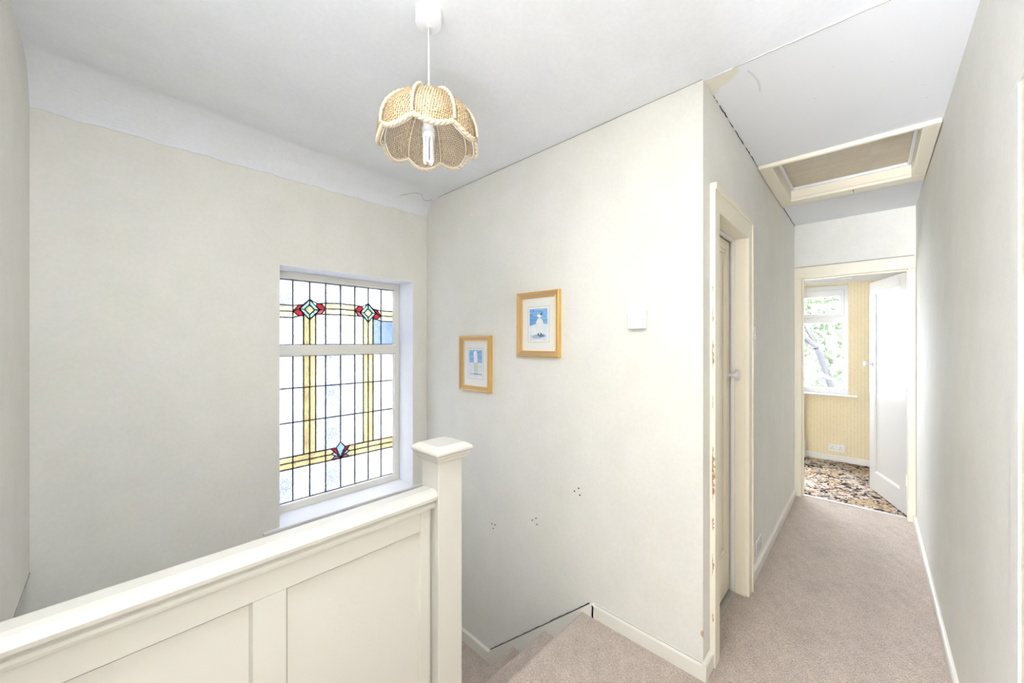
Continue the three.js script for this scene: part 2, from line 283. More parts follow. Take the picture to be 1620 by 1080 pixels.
part(wallFront, 'crack', crackLine([[XW + 0.002, 0.445, ZB], [-1.95, 0.445, ZB]], 0.0022, 0.002, 20), M.faintCrack);
for (const [x, y] of [[-1.783, 0.22], [-1.751, 0.223], [-1.769, 0.194], [-1.439, 0.355], [-1.41, 0.375], [-1.403, 0.342], [-1.144, 0.605], [-1.118, 0.627], [-1.11, 0.594]]) {
  const g = new THREE.CylinderGeometry(0.0042, 0.0042, 0.003, 10); g.rotateX(Math.PI / 2); g.translate(x, y, ZP + 0.0005);
  part(wallFront, 'screw_hole', g, M.crack);
}

{                                                         // knocked plaster at the wall corner
  const g = new THREE.IcosahedronGeometry(0.011, 1), p = g.attributes.position;
  for (let i = 0; i < p.count; i++) p.setXYZ(i, p.getX(i) * 0.55 + XL - 0.003, p.getY(i) * (1.2 + 0.5 * Math.sin(p.getX(i) * 400)) + 0.185, p.getZ(i) * 0.45 + ZP + 0.002);
  g.computeVertexNormals(); part(wallFront, 'plaster_chip', g, std(lin(0.55, 0.40, 0.26), 0.95), 'brown plaster chip at the corner');
}

// ---------------------------------------------------------------- leaded window over the stairs
{
  const w1 = structGroup('window_1', 'leaded stained glass window in the stair wall with amber bands and red diamonds', 'window', [XW - 0.2, 0.3, -1.1185]);
  const xf = XW - 0.2, zc = -1.1165, X = xf - 0.03, u = (v) => zc - v;           // u runs away from the viewer along the wall
  const bar = (z0, z1, y0, y1) => box(xf - 0.06, xf, y0, y1, z0, z1, 0.005);
  part(w1, 'frame_head', bar(-1.567, -0.67, 1.805, 1.853), M.skirting);
  part(w1, 'frame_sill', bar(-1.567, -0.67, 0.30, 0.354), M.skirting);
  part(w1, 'frame_jamb', bar(-1.5665, -1.525, 0.3005, 1.8525).scale(1, 1, 1).translate(-0.0006, 0, 0), M.skirting);
  part(w1, 'frame_jamb', bar(-0.712, -0.6705, 0.3005, 1.8525).translate(-0.0006, 0, 0), M.skirting);
  part(w1, 'transom', box(xf - 0.06, xf + 0.012, 1.306, 1.377, -1.53, -0.70, 0.006), M.skirting);
  for (const z of [-1.525, -0.708]) part(w1, 'glazing_bead', box(xf - 0.03, xf - 0.012, 0.354, 1.805, z - 0.006, z + 0.006, 0.003), M.whiteGloss);
  for (const g of [box(xf, XW - 0.001, 0.306, 1.853, -1.5675, -1.5645), box(xf, XW - 0.001, 0.306, 1.853, -0.6725, -0.6695), box(xf, XW - 0.001, 1.8505, 1.8535, -1.567, -0.67)]) part(w1, 'reveal_lining', g, M.revealWhite);
  // window board inside the reveal
  part(w1, 'window_board', box(xf - 0.01, XW + 0.022, 0.288, 0.308, -1.672, -0.588, 0.006), M.whiteGloss);
  const edges = new Map(), ukey = (p) => p.map((v) => Math.round(v * 500)).join();
  const L = (p, q, w = 0.0072) => { const k = [ukey(p), ukey(q)].sort().join('|'); if (!edges.has(k)) edges.set(k, [p, q, w]); };
  let pick = 0;
  function pane(mat, pts, mirror = true) {
    for (const s of mirror ? [1, -1] : [1]) {
      const q = pts.map(([a, b]) => [a * s, b]);
      const m = Array.isArray(mat) ? mat[(pick = (pick * 5 + 3) % 7) % mat.length] : mat;
      const g = prism(q.map(([a, b]) => [a, b]), 0.0035);
      g.rotateY(Math.PI / 2); g.translate(X, 0, zc);       // outline x runs to -z
      part(w1, 'pane', g, m);
      q.forEach((p, i) => L(p, q[(i + 1) % q.length]));
    }
  }
  const E = 0.41, c3 = 0.3075, c2 = 0.205, c1 = 0.1025, T = 1.803, B = 1.378;
  const C = G.clear, A = G.amber;
  // upper light: clear panes over the band, the arched amber band, diamonds and chevrons
  pane(C, [[-E, T], [-E, 1.637], [-c3, 1.636], [-c3, T]]);
  pane(C, [[-c3, T], [-c3, 1.636], [-0.272, 1.643], [-0.244, 1.646], [-c2, 1.684], [-c2, T]]);
  pane(C, [[-c2, T], [-c2, 1.684], [-0.160, 1.660], [-0.131, 1.662], [-c1, 1.666], [-c1, T]]);
  pane(C, [[-c1, T], [-c1, 1.666], [0, 1.670], [0, T]]);
  pane(G.straw, [[-E, 1.637], [-E, 1.597], [-c3, 1.598], [-c3, 1.636]]);
  pane(G.straw, [[-E, 1.597], [-E, 1.557], [-c3, 1.557], [-c3, 1.598]]);
  pane(G.straw, [[-c3, 1.636], [-c3, 1.598], [-0.272, 1.643]]);
  pane(G.straw, [[-c3, 1.598], [-c3, 1.557], [-0.272, 1.569]]);
  const tipO = [-0.3075, 1.598], Ld = [-0.268, 1.616], Rd = [-0.142, 1.616], Td = [-c2, 1.684], Bd = [-c2, 1.547], tipI = [-c1, 1.627];
  pane(G.red, [tipO, [-0.272, 1.643], [-0.244, 1.646], Ld]);
  pane(G.red, [tipO, Ld, [-0.246, 1.591], [-0.245, 1.573], [-0.272, 1.569]]);
  pane(G.red, [tipI, Rd, [-0.163, 1.640], [-0.160, 1.660], [-0.131, 1.662]]);
  pane(G.rose, [tipI, [-0.131, 1.589], [-0.160, 1.586], [-0.160, 1.596], Rd]);
  pane(G.straw, [[-c1, 1.666], tipI, [-0.131, 1.662]]);
  pane(G.straw, [[-c1, 1.588], [-0.131, 1.589], tipI]);
  const ti = [-c2, 1.649], bi = [-c2, 1.581], li = [-0.237, 1.615], ri = [-0.173, 1.615];
  pane(G.green, [Td, Ld, li, ti]); pane(G.green, [Td, ti, ri, Rd]); pane(G.green, [Ld, Bd, bi, li]); pane(G.green, [Rd, ri, bi, Bd]);
  pane(A, [ti, li, bi, ri]);
  pane(G.straw, [[-c1, 1.666], [-c1, 1.627], [0, 1.631], [0, 1.670]]);
  pane(G.straw, [[-c1, 1.627], [-c1, 1.588], [0, 1.592], [0, 1.631]]);
  // upper light, below the band
  for (const [a, b, up] of [[-E, -c3, [1.557, 1.557]]]) { pane(C, [[a, up[0]], [a, B], [b, B], [b, up[1]]], false); pane(G.blue, [[-a, up[0]], [-a, B], [-b, B], [-b, up[1]]], false); }
  pane(C, [[-c3, 1.557], [-c3, B], [-0.243, B], [-0.243, 1.573], [-0.272, 1.569]], false);
  pane(G.blue, [[c3, 1.557], [c3, B], [0.243, B], [0.243, 1.573], [0.272, 1.569]], false);
  pane(A, [[-0.243, 1.588], [-0.243, B], [-c2, B], Bd]); pane(A, [Bd, [-c2, B], [-0.167, B], [-0.167, 1.590]]);
  pane(C, [[-0.167, 1.590], [-0.167, B], [-c1, B], [-c1, 1.588], [-0.131, 1.589], [-0.160, 1.586]]);
  pane(C, [[-c1, 1.588], [-c1, B], [0, B], [0, 1.592]]);
  // lower light
  const rows = [[1.305, 1.094], [1.094, 0.869], [0.869, 0.646]], cols = [[-E, -c3, 0], [-c3, -0.243, 0], [-0.243, -c2, 1], [-c2, -0.167, 1], [-0.167, -c1, 0], [-c1, 0, 0]];
  for (const [t, b] of rows) for (const [a, d, amber] of cols) {
    if (b < 0.7 && a === -c1) { pane(C, [[a, t], [a, b], [-0.067, 0.646], [-0.032, 0.646], [0, 0.681], [0, t]]); continue; }
    pane(amber ? A : C, [[a, t], [a, b], [d, b], [d, t]]);
  }
  for (const [a, d] of [[-E, -c3], [-c3, -c2], [-c2, -c1]]) for (const [t, b] of [[0.646, 0.607], [0.607, 0.567]]) pane(A, [[a, t], [a, b], [d, b], [d, t]]);
  const foot = [0, 0.571];
  pane(A, [[-c1, 0.646], [-c1, 0.607], [-0.064, 0.607], [-0.044, 0.62], [-0.067, 0.646]]);
  pane(A, [[-c1, 0.607], [-c1, 0.567], [-0.061, 0.567], [-0.038, 0.592], [-0.064, 0.607]]);
  pane(G.red, [[-0.067, 0.646], [-0.044, 0.62], foot, [-0.032, 0.646]]);
  pane(G.lilac, [[-0.044, 0.62], [-0.064, 0.607], [-0.038, 0.592], foot]);
  pane(G.mauve, [[-0.038, 0.592], [-0.061, 0.567], [0, 0.567], foot]);
  pane(G.sky, [[0, 0.681], [-0.032, 0.646], foot, [0.032, 0.646]], false);
  for (const [a, d] of [[-E, -c3], [-c3, -c2], [-c2, -c1]]) pane(C, [[a, 0.567], [a, 0.355], [d, 0.355], [d, 0.567]]);
  pane(C, [[-c1, 0.567], [-c1, 0.355], [0, 0.355], [0, 0.567]]);
  const came = [...edges.values()].map(([p, q, w]) => {
    const d = Math.hypot(q[0] - p[0], q[1] - p[1]), g = new THREE.BoxGeometry(d + w * 0.6, w, 0.007);
    g.rotateZ(Math.atan2(q[1] - p[1], q[0] - p[0])); g.translate((p[0] + q[0]) / 2, (p[1] + q[1]) / 2, 0.0018); g.rotateY(Math.PI / 2); g.translate(X, 0, zc); return g;
  });
  part(w1, 'lead_came', join(came), M.lead);
}

// ---------------------------------------------------------------- banister and newel post
{
  const b = thing('banister', 'cream panelled banister with moulded handrail in front of the stairwell', 'banister', [-1.045, 0, -0.27]);
  const z0 = -0.7122, z1 = ZB, F = -1.03;
  const prof = [[-1.084, 0.873], [-1.09, 0.905], [-1.088, 0.914], [-1.08, 0.92], [-1.03, 0.925], [-1.015, 0.922], [-1.005, 0.915], [-1.0, 0.906], [-1.002, 0.897], [-1.009, 0.891], [-1.017, 0.888], [-1.021, 0.884], [-1.017, 0.880], [-1.014, 0.874], [-1.016, 0.867], [-1.024, 0.863], [-1.03, 0.862], [-1.06, 0.862]];
  { const s = sweepZ(prof, z0, z1); part(b, 'handrail', s, M.gloss); }
  part(b, 'top_rail', box(F - 0.03, F, 0.80, 0.865, z0 + 0.045, z1, 0.002), M.gloss);
  part(b, 'bottom_rail', box(F - 0.03, F, 0, 0.14, z0 + 0.045, z1, 0.002), M.gloss);
  part(b, 'stile', box(F - 0.03, F + 0.0006, 0.0, 0.862, z0 + 0.012, z0 + 0.045, 0.002), M.gloss);
  part(b, 'batten', box(F - 0.03, F - 0.010, 0.0, 0.862, z0, z0 + 0.014, 0.002), M.gloss);
  part(b, 'stile', box(F - 0.03, F, 0.14, 0.80, -0.289, -0.219, 0.002), M.gloss);
  part(b, 'stile', box(F - 0.03, F, 0.14, 0.80, 0.16, z1, 0.002), M.gloss);
  const bevel = (za, zb) => {                               // sunk panel with a small sloping edge all round
    const f = F - 0.0005, d = F - 0.011, e = 0.005, y0 = 0.14, y1 = 0.80, pos = [];
    const o = [[za, y0], [zb, y0], [zb, y1], [za, y1]], i = [[za + e, y0 + e], [zb - e, y0 + e], [zb - e, y1 - e], [za + e, y1 - e]];
    for (let k = 0; k < 4; k++) { const a = o[k], c = o[(k + 1) % 4], p = i[k], q = i[(k + 1) % 4]; for (const [v, x] of [[a, f], [p, d], [c, f], [c, f], [p, d], [q, d]]) pos.push(x, v[1], v[0]); }
    const g = new THREE.BufferGeometry(); g.setAttribute('position', new THREE.Float32BufferAttribute(pos, 3)); g.computeVertexNormals();
    return join([g, box(F - 0.03, d, y0 + e * 0.5, y1 - e * 0.5, za + e * 0.5, zb - e * 0.5)]);
  };
  part(b, 'panel', bevel(-0.668, -0.289), M.gloss);
  part(b, 'panel', bevel(-0.219, 0.16), M.gloss);
  part(b, 'back_board', box(F - 0.045, F - 0.0305, -0.1, 0.86, z0, z1), M.gloss);
  part(b, 'apron', box(-1.118, -1.098, -0.24, 0.0, z0, z1), M.gloss);

  const n = thing('newel_post', 'square cream newel post with an overhanging flat cap beside the stairs', 'post', [-1.0475, -0.02, -0.7605]);
  part(n, 'post', box(-1.095, -1.0, -0.5, 1.012, -0.808, -0.713, 0.003), M.gloss);
  const cx = -1.0475, cz = -0.7605;
  const sq = (list) => {                                    // stacked squares [half width, height] -> closed solid
    const pos = [], c = (h, y) => [[cx - h, y, cz - h], [cx - h, y, cz + h], [cx + h, y, cz + h], [cx + h, y, cz - h]];
    for (let k = 0; k + 1 < list.length; k++) { const a = c(...list[k]), b2 = c(...list[k + 1]); for (let e = 0; e < 4; e++) { const f = (e + 1) % 4; pos.push(...a[e], ...a[f], ...b2[f], ...a[e], ...b2[f], ...b2[e]); } }
    const t = c(...list.at(-1)), l = c(...list[0]); pos.push(...t[0], ...t[1], ...t[2], ...t[0], ...t[2], ...t[3], ...l[0], ...l[2], ...l[1], ...l[0], ...l[3], ...l[2]);
    const g = new THREE.BufferGeometry(); g.setAttribute('position', new THREE.Float32BufferAttribute(pos, 3)); g.computeVertexNormals(); return g;
  };
  part(n, 'neck_moulding', sq([[0.0476, 1.008], [0.054, 1.012], [0.058, 1.018], [0.059, 1.024], [0.064, 1.028], [0.066, 1.034], [0.064, 1.038]]), M.gloss);
  part(n, 'cap', sq([[0.066, 1.038], [0.071, 1.0385], [0.0735, 1.042], [0.0735, 1.047], [0.071, 1.052], [0.063, 1.058], [0.053, 1.0635], [0.051, 1.064]]), M.gloss);
}

// ---------------------------------------------------------------- pendant lamp with scalloped cane shade
{
  const LX = -1.085, LZ = -0.7325, CY = ceilY(LZ);
  const t = thing('pendant_lamp', 'hanging lamp with a scalloped woven cane shade below the ceiling', 'lamp', [LX, 2.0, LZ]);
  const lathe = (pts, seg = 32) => { const g = new THREE.LatheGeometry(pts.map(([r, y]) => new THREE.Vector2(r, y)), seg); g.translate(LX, 0, LZ); return g; };
  part(t, 'ceiling_rose', lathe([[0.0465, CY + 0.004], [0.0465, CY - 0.012], [0.0445, CY - 0.04], [0.041, CY - 0.045], [0.012, CY - 0.047], [0.007, CY - 0.054], [0.0, CY - 0.054]]), M.lampWhite);
  part(t, 'flex', tube([[LX, CY - 0.045, LZ], [LX + 0.0015, 2.36, LZ], [LX, 2.2, LZ]], 0.0032, 16, 8), M.flex);
  const holder = part(t, 'lamp_holder', lathe([[0.0, 2.205], [0.008, 2.2], [0.011, 2.18], [0.018, 2.172], [0.019, 2.12], [0.021, 2.118], [0.021, 2.106], [0.0, 2.105]]), M.lampWhite);
  const bulb = part(t, 'light_bulb', lathe([[0.0, 2.112], [0.0185, 2.11], [0.022, 2.10], [0.021, 2.086], [0.0, 2.085]]), M.lampWhite);
  for (let k = 0; k < 3; k++) {                             // three bent tubes of the energy saving bulb
    const a = k * Math.PI * 2 / 3 + 0.35, dx = Math.cos(a), dz = Math.sin(a), px = -dz, pz = dx, R = 0.0115, w = 0.0068;
    const P = (s, y) => [LX + dx * R + px * w * s, y, LZ + dz * R + pz * w * s];
    part(bulb, 'bulb_tube', tube([P(1, 2.09), P(1, 2.06), P(1, 2.014), P(0.75, 2.0065), P(0, 2.003), P(-0.75, 2.0065), P(-1, 2.014), P(-1, 2.06), P(-1, 2.09)], 0.0056, 40, 8), M.lampWhite);
  }
  // profile of the shade from the top ring down to the lip; ribs stand proud, panels bulge between them
  const NP = 8, base = Math.atan2(-LX, -LZ);                // direction towards the viewpoint, measured from +z
  const prof = (s) => {                                     // s 0 top .. 1 rib foot .. 1.15 lobe foot
    const a = s * 1.62; return [0.061 + 0.096 * Math.pow(Math.sin(Math.min(a, Math.PI / 2)), 1.05) - (a > Math.PI / 2 ? (a - Math.PI / 2) * 0.03 : 0), 2.217 - 0.135 * Math.pow(s, 1.5) - 0.004 * s];
  };
  const at = (ang, s, out = 0) => { const [r, y] = prof(s), R = r + out; return [LX + Math.sin(ang) * R, y, LZ + Math.cos(ang) * R]; };
  const foot = (f) => 1.0 + 0.12 * Math.pow(Math.sin(Math.PI * f), 0.85);    // the lobes hang lower between the ribs
  for (let k = 0; k < NP; k++) {
    const a0 = base + (-17 + 45 * k) * Math.PI / 180, a1 = a0 + Math.PI / 4, nu = 14, nv = 14, pos = [], uv = [], idx = [];
    for (let j = 0; j <= nv; j++) for (let i = 0; i <= nu; i++) {
      const f = i / nu, s = j / nv * foot(f), p = at(a0 + (a1 - a0) * f, s, 0.010 * Math.sin(Math.PI * f) * Math.min(1, s * 1.5));
      pos.push(...[p[0] - LX, p[1] - 2.0, p[2] - LZ]); uv.push(f * 0.126 * (0.45 + 0.55 * j / nv) + k, s * 0.19);
    }
    for (let j = 0; j < nv; j++) for (let i = 0; i < nu; i++) { const q = j * (nu + 1) + i; idx.push(q, q + nu + 1, q + 1, q + 1, q + nu + 1, q + nu + 2); }
    const g = new THREE.BufferGeometry(); g.setAttribute('position', new THREE.Float32BufferAttribute(pos, 3)); g.setAttribute('uv', new THREE.Float32BufferAttribute(uv, 2)); g.setIndex(idx); g.computeVertexNormals();
    own(t, 'shade_panel', g, M.cane);
    // plaited braid along the rib and the hem: two strands wound round each other
    const braid = (curve, n, r) => { const out = []; for (const ph of [0, Math.PI]) { const pts = []; for (let i = 0; i <= n; i++) { const c = curve(i / n), w = i * 0.95 + ph; pts.push([c[0] + Math.cos(w) * r * 0.65, c[1] + Math.sin(w) * r * 0.65, c[2] + Math.cos(w) * r * 0.5]); } out.push(tube(pts, r, n * 2, 6)); } return join(out); };
    part(t, 'rib_braid', braid((s) => at(a0, s, 0.008), 30, 0.0048), M.braid);
    part(t, 'hem_braid', braid((f) => at(a0 + (a1 - a0) * f, foot(f), 0.003 + 0.010 * Math.sin(Math.PI * f)), 26, 0.0052), M.braid);
    part(t, 'hem_wire', tube(Array.from({ length: 15 }, (_, i) => at(a0 + (a1 - a0) * i / 14, foot(i / 14) + 0.012, -0.006 + 0.010 * Math.sin(Math.PI * i / 14))), 0.0022, 28, 5), M.wire);
    part(t, 'rib_wire', tube(Array.from({ length: 12 }, (_, i) => at(a0, i / 11, -0.005)), 0.002, 22, 5), M.wire);
  }
  part(t, 'top_ring', (() => { const g = new THREE.TorusGeometry(0.06, 0.006, 8, 40); g.rotateX(Math.PI / 2); g.translate(LX, 2.217, LZ); return g; })(), M.braid);
  part(t, 'spider', join([0, 1, 2].map((k) => { const a = k * 2.094; return tube([[LX, 2.17, LZ], [LX + Math.sin(a) * 0.03, 2.18, LZ + Math.cos(a) * 0.03], [LX + Math.sin(a) * 0.06, 2.215, LZ + Math.cos(a) * 0.06]], 0.0018, 10, 5); })), M.wire);
}

{                                                         // unseen ceiling lamp above the frame, placed to light the landing walls
  const y = ceilY(-0.06), t = thing('unseen_ceiling_light', 'unseen flush ceiling light above the viewpoint, placed to light the landing', 'lamp', [-0.55, y, -0.06]);
  part(t, 'housing', box(-0.74, -0.36, y - 0.03, y + 0.012, -0.33, 0.21, 0.008), M.plastic);
  const d = part(t, 'light_diffuser', box(-0.72, -0.38, y - 0.045, y - 0.029, -0.31, 0.19, 0.006), std(0xffffff, 0.5, { emissive: new THREE.Color(0xf4f8ff), emissiveIntensity: 2 }));
  d.castShadow = false;
}

{                                                         // added uplighter outside the picture, brightens the ceiling from below
  const t = thing('added_floor_lamp', 'added white floor lamp out of view beside the viewpoint, fills the ceiling with light', 'lamp', [-0.2, 0, 0.135]);
  const lathe = (pts, seg = 24) => { const g = new THREE.LatheGeometry(pts.map(([r, y]) => new THREE.Vector2(r, y)), seg); g.translate(-0.2, 0, 0.135); return g; };
  part(t, 'base', lathe([[0, 0.001], [0.095, 0.001], [0.095, 0.012], [0.02, 0.025], [0, 0.025]]), M.lampWhite);
  part(t, 'pole', lathe([[0, 0.02], [0.009, 0.02], [0.009, 1.17], [0, 1.17]], 12), M.lampWhite);
  part(t, 'bowl', lathe([[0, 1.165], [0.03, 1.17], [0.07, 1.2], [0.098, 1.255], [0.094, 1.255], [0.066, 1.206], [0, 1.178]]), M.lampWhite);
  const d = part(t, 'lamp_glow', lathe([[0, 1.236], [0.084, 1.236], [0.084, 1.241], [0, 1.241]]), std(0xffffff, 0.5, { emissive: new THREE.Color(0xf4f8ff), emissiveIntensity: 2 })); d.castShadow = false;
}

// ---------------------------------------------------------------- framed pictures on the front wall
function painting(kind) {
  const c = document.createElement('canvas'); c.width = 384; c.height = 512; const x = c.getContext('2d');
  const wash = (col, n, X0, X1, Y0, Y1, a) => { for (let i = 0; i < n; i++) { x.fillStyle = col; x.globalAlpha = a * (0.4 + rnd() * 0.6); x.beginPath(); x.ellipse(X0 + rnd() * (X1 - X0), Y0 + rnd() * (Y1 - Y0), 18 + rnd() * 60, 5 + rnd() * 14, (rnd() - 0.5) * 0.4, 0, 7); x.fill(); } x.globalAlpha = 1; };
  if (kind === 0) {
    x.fillStyle = '#7db4e6'; x.fillRect(0, 0, 384, 512);
    wash('#a9cdf0', 70, 0, 384, 0, 240, 0.5); wash('#4f92d6', 60, 0, 384, 40, 270, 0.35); wash('#5a9ada', 22, 0, 150, 170, 260, 0.6);
    x.fillStyle = '#e4edf4'; x.beginPath(); x.moveTo(0, 290); x.quadraticCurveTo(170, 215, 384, 262); x.lineTo(384, 512); x.lineTo(0, 512); x.fill();
    wash('#f4f6f6', 60, 0, 384, 290, 512, 0.6); wash('#b4cbe0', 26, 20, 360, 400, 505, 0.3);
    wash('#4d6d92', 16, 160, 290, 420, 450, 0.45); wash('#86a7c8', 14, 100, 250, 425, 470, 0.35);
    x.fillStyle = '#f6f4ef'; x.beginPath(); x.moveTo(186, 166); x.lineTo(246, 164); x.quadraticCurveTo(286, 206, 290, 250); x.quadraticCurveTo(262, 262, 246, 244); x.lineTo(256, 292); x.lineTo(180, 294); x.lineTo(184, 244); x.quadraticCurveTo(160, 258, 142, 240); x.quadraticCurveTo(150, 196, 186, 166); x.fill();
    x.fillStyle = '#eef0ec'; x.beginPath(); x.moveTo(180, 290); x.lineTo(256, 288); x.lineTo(262, 396); x.lineTo(226, 396); x.lineTo(218, 320); x.lineTo(206, 398); x.lineTo(172, 398); x.fill();
    x.fillStyle = '#e7d6c6'; x.beginPath(); x.ellipse(210, 142, 22, 22, 0, 0, 7); x.fill();
    x.fillStyle = '#fdfcf6'; x.beginPath(); x.ellipse(208, 124, 44, 20, 0.12, 0, 7); x.fill();
    x.strokeStyle = '#b9c6cf'; x.lineWidth = 3; for (const k of [196, 236]) { x.beginPath(); x.moveTo(k, 200); x.lineTo(k - 2, 282); x.stroke(); }
    x.fillStyle = '#2a4668'; x.beginPath(); x.moveTo(220, 106); x.quadraticCurveTo(258, 66, 282, 86); x.quadraticCurveTo(262, 94, 252, 122); x.fill();
    x.fillStyle = '#27344a'; x.fillRect(178, 394, 24, 32); x.fillRect(232, 390, 24, 34);
  } else {
    x.fillStyle = '#86b7ea'; x.fillRect(0, 0, 384, 512);
    wash('#b4d2f2', 60, 0, 384, 0, 230, 0.5); wash('#5f9be0', 40, 0, 384, 0, 220, 0.35);
    x.fillStyle = '#dfe9ef'; x.fillRect(0, 240, 384, 272); wash('#f1f4f2', 50, 0, 384, 260, 512, 0.6); wash('#c9d8dc', 24, 0, 384, 300, 500, 0.4);
    x.fillStyle = '#f4f0e8'; x.beginPath(); x.moveTo(140, 60); x.lineTo(232, 70); x.lineTo(252, 236); x.lineTo(146, 240); x.fill();
    x.fillStyle = '#fbf8f0'; x.beginPath(); x.ellipse(184, 56, 42, 28, -0.2, 0, 7); x.fill();
    x.fillStyle = '#cfd7c2'; x.beginPath(); x.moveTo(146, 238); x.lineTo(252, 234); x.lineTo(246, 440); x.lineTo(214, 440); x.lineTo(202, 300); x.lineTo(186, 440); x.lineTo(152, 440); x.fill();
    x.fillStyle = '#5c7690'; x.fillRect(20, 446, 344, 8); x.fillStyle = '#8a9a98'; x.fillRect(150, 436, 100, 10);
  }
  x.strokeStyle = '#f7f6f0'; x.lineWidth = 18; x.strokeRect(4, 4, 376, 504);
  const t = new THREE.CanvasTexture(c); t.colorSpace = THREE.SRGBColorSpace; return std(0xffffff, 0.85, { map: t });
}
function picture(x0, x1, y0, y1, kind, label) {
  const z0 = ZP + 0.001, zf = z0 + 0.026, t = thing('picture_frame', label, 'picture', [(x0 + x1) / 2, y0, z0], 'gold framed pictures on the stair wall');
  const W = x1 - x0, Hh = y1 - y0, cx = (x0 + x1) / 2, cy = (y0 + y1) / 2;
  // moulding profile: [inset from the outer edge, height off the wall]
  const ring = (pr) => {
    const pos = [], c = ([i, z]) => [[x0 + i, y0 + i, z0 + z], [x1 - i, y0 + i, z0 + z], [x1 - i, y1 - i, z0 + z], [x0 + i, y1 - i, z0 + z]];
    for (let k = 0; k + 1 < pr.length; k++) { const a = c(pr[k]), b = c(pr[k + 1]); for (let e = 0; e < 4; e++) { const f = (e + 1) % 4; pos.push(...a[e], ...a[f], ...b[f], ...a[e], ...b[f], ...b[e]); } }
    const g = new THREE.BufferGeometry(); g.setAttribute('position', new THREE.Float32BufferAttribute(pos, 3)); g.computeVertexNormals(); return g;
  };
  part(t, 'frame', ring([[0, 0], [0, 0.021], [0.0015, 0.0245], [0.005, 0.026], [0.008, 0.0245]]), M.gold);
  part(t, 'frame_slope', ring([[0.008, 0.0245], [0.013, 0.0225], [0.021, 0.018], [0.029, 0.015]]), M.goldWood);
  part(t, 'frame_sight_edge', ring([[0.029, 0.015], [0.031, 0.0165], [0.034, 0.0155], [0.036, 0.010], [0.036, 0.004]]), M.gold);
  const iw = W - 0.07, ih = Hh - 0.07;
  part(t, 'mount', box(cx - iw / 2, cx + iw / 2, cy - ih / 2, cy + ih / 2, z0 + 0.002, z0 + 0.006), M.mat);
  const pw = 0.142, ph = 0.19, g = new THREE.PlaneGeometry(pw, ph); g.translate(0, cy - y0, 0.0066);
  const p = own(t, 'print', g, painting(kind));
  const ln = 0.0016, lw = pw / 2 + 0.007, lh = ph / 2 + 0.007, Z = [z0 + 0.006, z0 + 0.0066];
  part(t, 'mount_line', join([box(cx - lw, cx + lw, cy + lh, cy + lh + ln, ...Z), box(cx - lw, cx + lw, cy - lh - ln, cy - lh, ...Z), box(cx - lw - ln, cx - lw, cy - lh - ln, cy + lh + ln, ...Z), box(cx + lw, cx + lw + ln, cy - lh - ln, cy + lh + ln, ...Z)]), M.goldWood);
  const gl = new THREE.PlaneGeometry(iw, ih); gl.translate(0, cy - y0, 0.009); own(t, 'glass', gl, M.pictureGlass);
}
picture(-1.543, -1.230, 1.311, 1.686, 0, 'gold framed picture of a white figure on blue, nearer the light switch');
picture(-2.091, -1.777, 1.066, 1.438, 1, 'gold framed picture hanging lower, nearer the leaded window');

// ---------------------------------------------------------------- switches and sockets
function plate(name, label, cat, W, Hh, group) {            // built flat in x,y with the wall at z = 0
  const t = new THREE.Group(); t.name = numbered(name); Object.assign(t.userData, { label, category: cat, ox: 0, oy: 0, oz: 0 }); if (group) t.userData.group = group; scene.add(t);
  part(t, 'face_plate', box(-W / 2, W / 2, -Hh / 2, Hh / 2, 0, 0.009, 0.004), M.plastic); return t;
}
function screwHead(t, x, y) { const g = new THREE.CylinderGeometry(0.003, 0.003, 0.0016, 12); g.rotateX(Math.PI / 2); g.translate(x, y, 0.0092); part(t, 'screw', g, M.metal); }
function rocker(t, x, y, w, h) {
  const g = sweepX([[0.008, -h / 2], [0.0135, -h / 2], [0.0105, h / 2], [0.008, h / 2]].map(([z, yy]) => [z, yy + y]), x - w / 2, x + w / 2); part(t, 'rocker', g, M.plastic);
}
{
  const s = plate('light_switch', 'white single light switch on the wall near the corridor corner', 'switch', 0.088, 0.088);
  part(s, 'pattress', box(-0.0435, 0.0435, -0.0435, 0.0435, -0.017, 0.001, 0.004), M.plastic);
  rocker(s, 0, 0, 0.022, 0.03); screwHead(s, -0.03, 0); screwHead(s, 0.03, 0);
  s.position.set(-0.787, 1.502, ZP + 0.017);
  const s2 = plate('light_switch', 'small white light switch seen edge-on beyond the cupboard door', 'switch', 0.086, 0.086);
  rocker(s2, 0, 0, 0.02, 0.03); screwHead(s2, -0.03, 0); screwHead(s2, 0.03, 0);
  s2.position.set(XL, 1.45, -2.60); s2.rotation.y = Math.PI / 2;
  const k = plate('wall_socket', 'white single socket low on the corridor wall above the skirting', 'socket', 0.146, 0.086);
  const holes = (t, x) => { for (const [a, b, w, h] of [[0, 0.013, 0.005, 0.009], [-0.011, -0.008, 0.008, 0.004], [0.011, -0.008, 0.008, 0.004]]) part(t, 'pin_slot', box(x + a - w / 2, x + a + w / 2, b - h / 2, b + h / 2, 0.0085, 0.0094), M.crack); };
  holes(k, -0.036); holes(k, 0.036); rocker(k, -0.012, 0.026, 0.011, 0.018); rocker(k, 0.012, 0.026, 0.011, 0.018);
  k.position.set(XL, 0.152, -2.725); k.rotation.y = Math.PI / 2; k.userData.label = 'white double socket low on the corridor wall beyond the cupboard door';
  const d = plate('wall_socket', 'white double socket low on the striped bedroom wall', 'socket', 0.146, 0.086);
  holes(d, -0.036); holes(d, 0.036); rocker(d, -0.012, 0.026, 0.011, 0.018); rocker(d, 0.012, 0.026, 0.011, 0.018);
  part(d, 'back_box', box(-0.073, 0.073, -0.043, 0.043, -0.03, 0.001, 0.004), M.plastic);
  d.position.set(-0.295, 0.155, -5.84 + 0.03);
}

